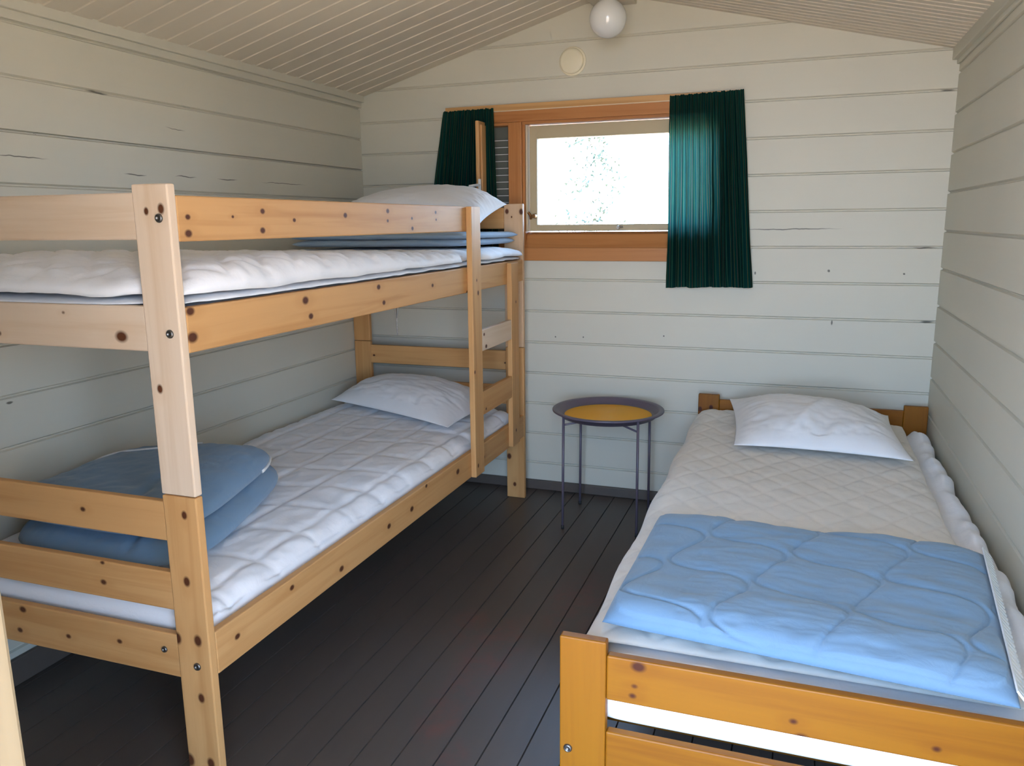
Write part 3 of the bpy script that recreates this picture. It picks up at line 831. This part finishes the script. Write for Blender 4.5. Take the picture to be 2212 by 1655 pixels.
def Fc(s, t):
    P = Vector((1.966 + .372 * s, -1.085 + .955 * t, .440))
    P.x += .012 * s * (0.5 + t * .5)
    if s < -.8: P.x -= .004 * math.sin(P.y * 14) ; P.z -= .016 * ((-s - .8) / .2) ** 2
    if s > .85: P.x += .006 * fbm(P.y * 3, 0, 41)
    return P
def c_dt(s, t, P):
    x, y = P.x, P.y
    a = abs(((x * 1.0 + y * .75) / .105) % 1 - .5) * .105; c = abs(((x * 1.0 - y * .75) / .105) % 1 - .5) * .105
    h = -.0034 * max(gr(.0525 - a, .010), gr(.0525 - c, .010)) + .003 * fbm(x * 6, y * 5, 43) + .003 * fbm(x * 14, y * 12, 44)
    if t > .8: h += .018 * ((t - .8) / .2) * (s < -.3)
    return h
cover = mesh_obj('mattress_cover', pad(Fc, .019, .009, 18, 2.0, 140, 240, c_dt), cream_quilt, None, (1.966, -1.085, .425), True)
tag(cover, 'cream diamond-quilted mattress cover spread over the single bed', 'mattress cover', 'mattress covers')

dv = duvet_thing('duvet', (2.0, -1.77, .46), 'pale blue quilted duvet folded across the foot of the single bed, white lace edge')
Q = [(1.636, -2.045, .481), (2.305, -2.108, .481), (2.372, -1.478, .479), (1.648, -1.455, .479)]
Fd = quadmap(Q)
def d_dt(s, t, P):
    x, y = P.x, P.y
    # ogee stitching: mirrored wavy rows that almost touch
    X, Y = x - 1.64, y + 1.45; ct, st = math.cos(.42), math.sin(.42)
    u = (X * ct + Y * st) / .135; v = (-X * st + Y * ct) * 2 * PI / .27
    best = 9.0
    k0 = math.floor(u)
    for k in (k0 - 1, k0, k0 + 1, k0 + 2):
        off = .43 * math.sin(v) * (1 if k % 2 == 0 else -1)
        best = min(best, abs(u - (k + off)) * .135)
    h = -.0052 * gr(best, .0048) + .0030 * min(1, best / .04)
    h += .006 * fbm(x * 5, y * 7, 51) + .0035 * fbm(x * 9, y * 26, 53) * (s > -.6) + .012 * gr(t + .75, .25)
    return h
body = dv.part('cover', pad(Fd, .030, .009, 9, 2, 170, 150, d_dt), blue_c, True)
bm = bmesh.new()
n = 70
for k in range(n):
    t0, t1 = -.97 + 1.94 * k / n, -.97 + 1.94 * (k + 1) / n
    a, c = Fd(.985, t0), Fd(.985, t1)
    w_ = .013 + .003 * (k % 2)
    zz = .004
    v = [bm.verts.new(p) for p in ((a.x - .002, a.y, a.z + .017 + zz), (c.x - .002, c.y, c.z + .017 + zz), (c.x + w_, c.y, c.z + .002), (a.x + w_, a.y, a.z + .002))]
    v2 = [bm.verts.new(q.co + Vector((.002, 0, .003))) for q in v]
    for f in ((0, 1, 2, 3),): bm.faces.new([v[i] for i in f]); bm.faces.new([v2[i] for i in f][::-1])
    for i in range(4): bm.faces.new((v[i], v2[i], v2[(i + 1) % 4], v[(i + 1) % 4]))
dv.part('lace_edging', bm, edge_c, under=body)

# ------------------------------------------------------------------ tray table
TX, TY, TZ = 1.249, -.297, .476
tab = Thing('tray_table', (TX, TY, 0), 'small round metal tray table with a yellow top and thin purple-grey legs', 'table')
mauve = plain('purple_grey_lacquer', (0.120, 0.098, 0.132), 0.42, 0.0, var=.15, coat=.1)
m, t, b = new_mat('yellow_lacquer')
P = N(t, 'ShaderNodeTexCoord').outputs['Object']
n = noise_tex(t, P, 8.0, 3)
t.links.new(mix_col(t, n, (0.95, 0.50, 0.006), (0.88, 0.43, 0.005)), b.inputs['Base Color'])
b.inputs['Roughness'].default_value = 0.42; b.inputs['Specular IOR Level'].default_value = 0.25
tan_ = N(t, 'ShaderNodeTangent', direction_type='RADIAL', axis='Z'); t.links.new(tan_.outputs[0], b.inputs['Tangent']); b.inputs['Anisotropic'].default_value = 0.7
tray = tab.part('tray', lathe(bmesh.new(), [(0, -.0245), (.186, -.0245), (.190, -.022), (.203, -.004), (.206, -.001), (.222, 0), (.225, -.002), (.225, -.006), (.222, -.008), (.206, -.008), (.192, -.028), (.188, -.0295), (0, -.0295)], TX, TY, TZ, 96), mauve, True)
tab.part('tray_inlay', lathe(bmesh.new(), [(0, -.0232), (.172, -.0232), (.176, -.0240)], TX, TY, TZ, 96), m, True, under=tray, label='yellow inside of the tray')
leg_pts = []
for i in range(4):
    a = .0207 + PI / 2 * i + PI * 1.25
    dx, dy = math.cos(a), math.sin(a)
    r0, r1 = .2120, .2085
    leg_pts.append((dx, dy))
    leg = tab.part('leg', tube(bmesh.new(), [(TX + dx * r0, TY + dy * r0, .006), (TX + dx * r1, TY + dy * r1, TZ - .009)], .0052, 14), mauve, True)
    tab.part('leg_cap', tube(bmesh.new(), [(TX + dx * r0, TY + dy * r0, 0.0), (TX + dx * r0, TY + dy * r0, .014)], .0062, 14), plain('black_rubber', (.02, .02, .02), .7), True, under=leg)
for i in (0, 1):
    (ax_, ay_), (bx_, by_) = leg_pts[i], leg_pts[i + 2]
    z = TZ - .040 - .008 * i
    tab.part('cross_bar', tube(bmesh.new(), [(TX + ax_ * .209, TY + ay_ * .209, z - .004), (TX + ax_ * .10, TY + ay_ * .10, z), (TX + bx_ * .10, TY + by_ * .10, z), (TX + bx_ * .209, TY + by_ * .209, z - .004)], .004, 12), mauve, True)

# ------------------------------------------------------------------ tree seen through the window
rnd = random.Random(4)
tree = Thing('tree', (-1.9, 9.0, -.25), 'sparse tree bleached by daylight outside the window', 'tree')
def tree_pt(u, v, y):
    d = Vector(R[0]) * ((u - 1106) / F_PX) + Vector(R[1]) * ((827.5 - v) / F_PX) + Vector(R[2])
    c = Vector((1.94729622, -3.40347287, 1.21757831))
    return c + d * ((y - c.y) / d.y)
TP = tree_pt(1275, 470, 9.0)
tree.e.location = (TP.x, 9.0, -.25); tree.loc = (TP.x, 9.0, -.25)
bark = plain('bark', (.22, .20, .17), .9, var=.4)
leafm = plain('leaves', (.055, .085, .06), .7, var=.4)
trunk = [(TP.x, 9, -.25), (TP.x + .03, 9, .8), (TP.x - .04, 9.0, 2.0), (TP.x + .02, 9, 3.4)]
bm = tube(bmesh.new(), trunk, [.055, .045, .035, .015], 10)
for k in range(9):
    z = .7 + .28 * k; a = rnd.uniform(0, 2 * PI)
    tube(bm, [(TP.x, 9, z), (TP.x + .25 * math.cos(a), 9 + .25 * math.sin(a), z + .12), (TP.x + .5 * math.cos(a), 9 + .5 * math.sin(a), z + .10)], [.014, .010, .004], 6)
tree.part('trunk', bm, bark, True)
bm = bmesh.new()
for k in range(2200):
    z = rnd.uniform(.7, 3.4); r = rnd.uniform(.05, .55) * (1.1 - .2 * z / 3.4); a = rnd.uniform(0, 2 * PI)
    if fbm(r * math.cos(a) * 3, r * math.sin(a) * 3, z * 2.2) < .08: continue
    c = Vector((TP.x + r * math.cos(a), 9 + r * math.sin(a), z))
    q = Matrix.Rotation(rnd.uniform(0, 6), 3, (rnd.uniform(-1, 1), rnd.uniform(-1, 1), rnd.uniform(-1, 1)))
    l, ww = rnd.uniform(.03, .055), .018
    vs = [bm.verts.new(c + q @ Vector(p)) for p in ((-l, 0, 0), (0, -ww, .006), (l, 0, 0), (0, ww, .006))]
    bm.faces.new(vs)
tree.part('foliage', bm, leafm)
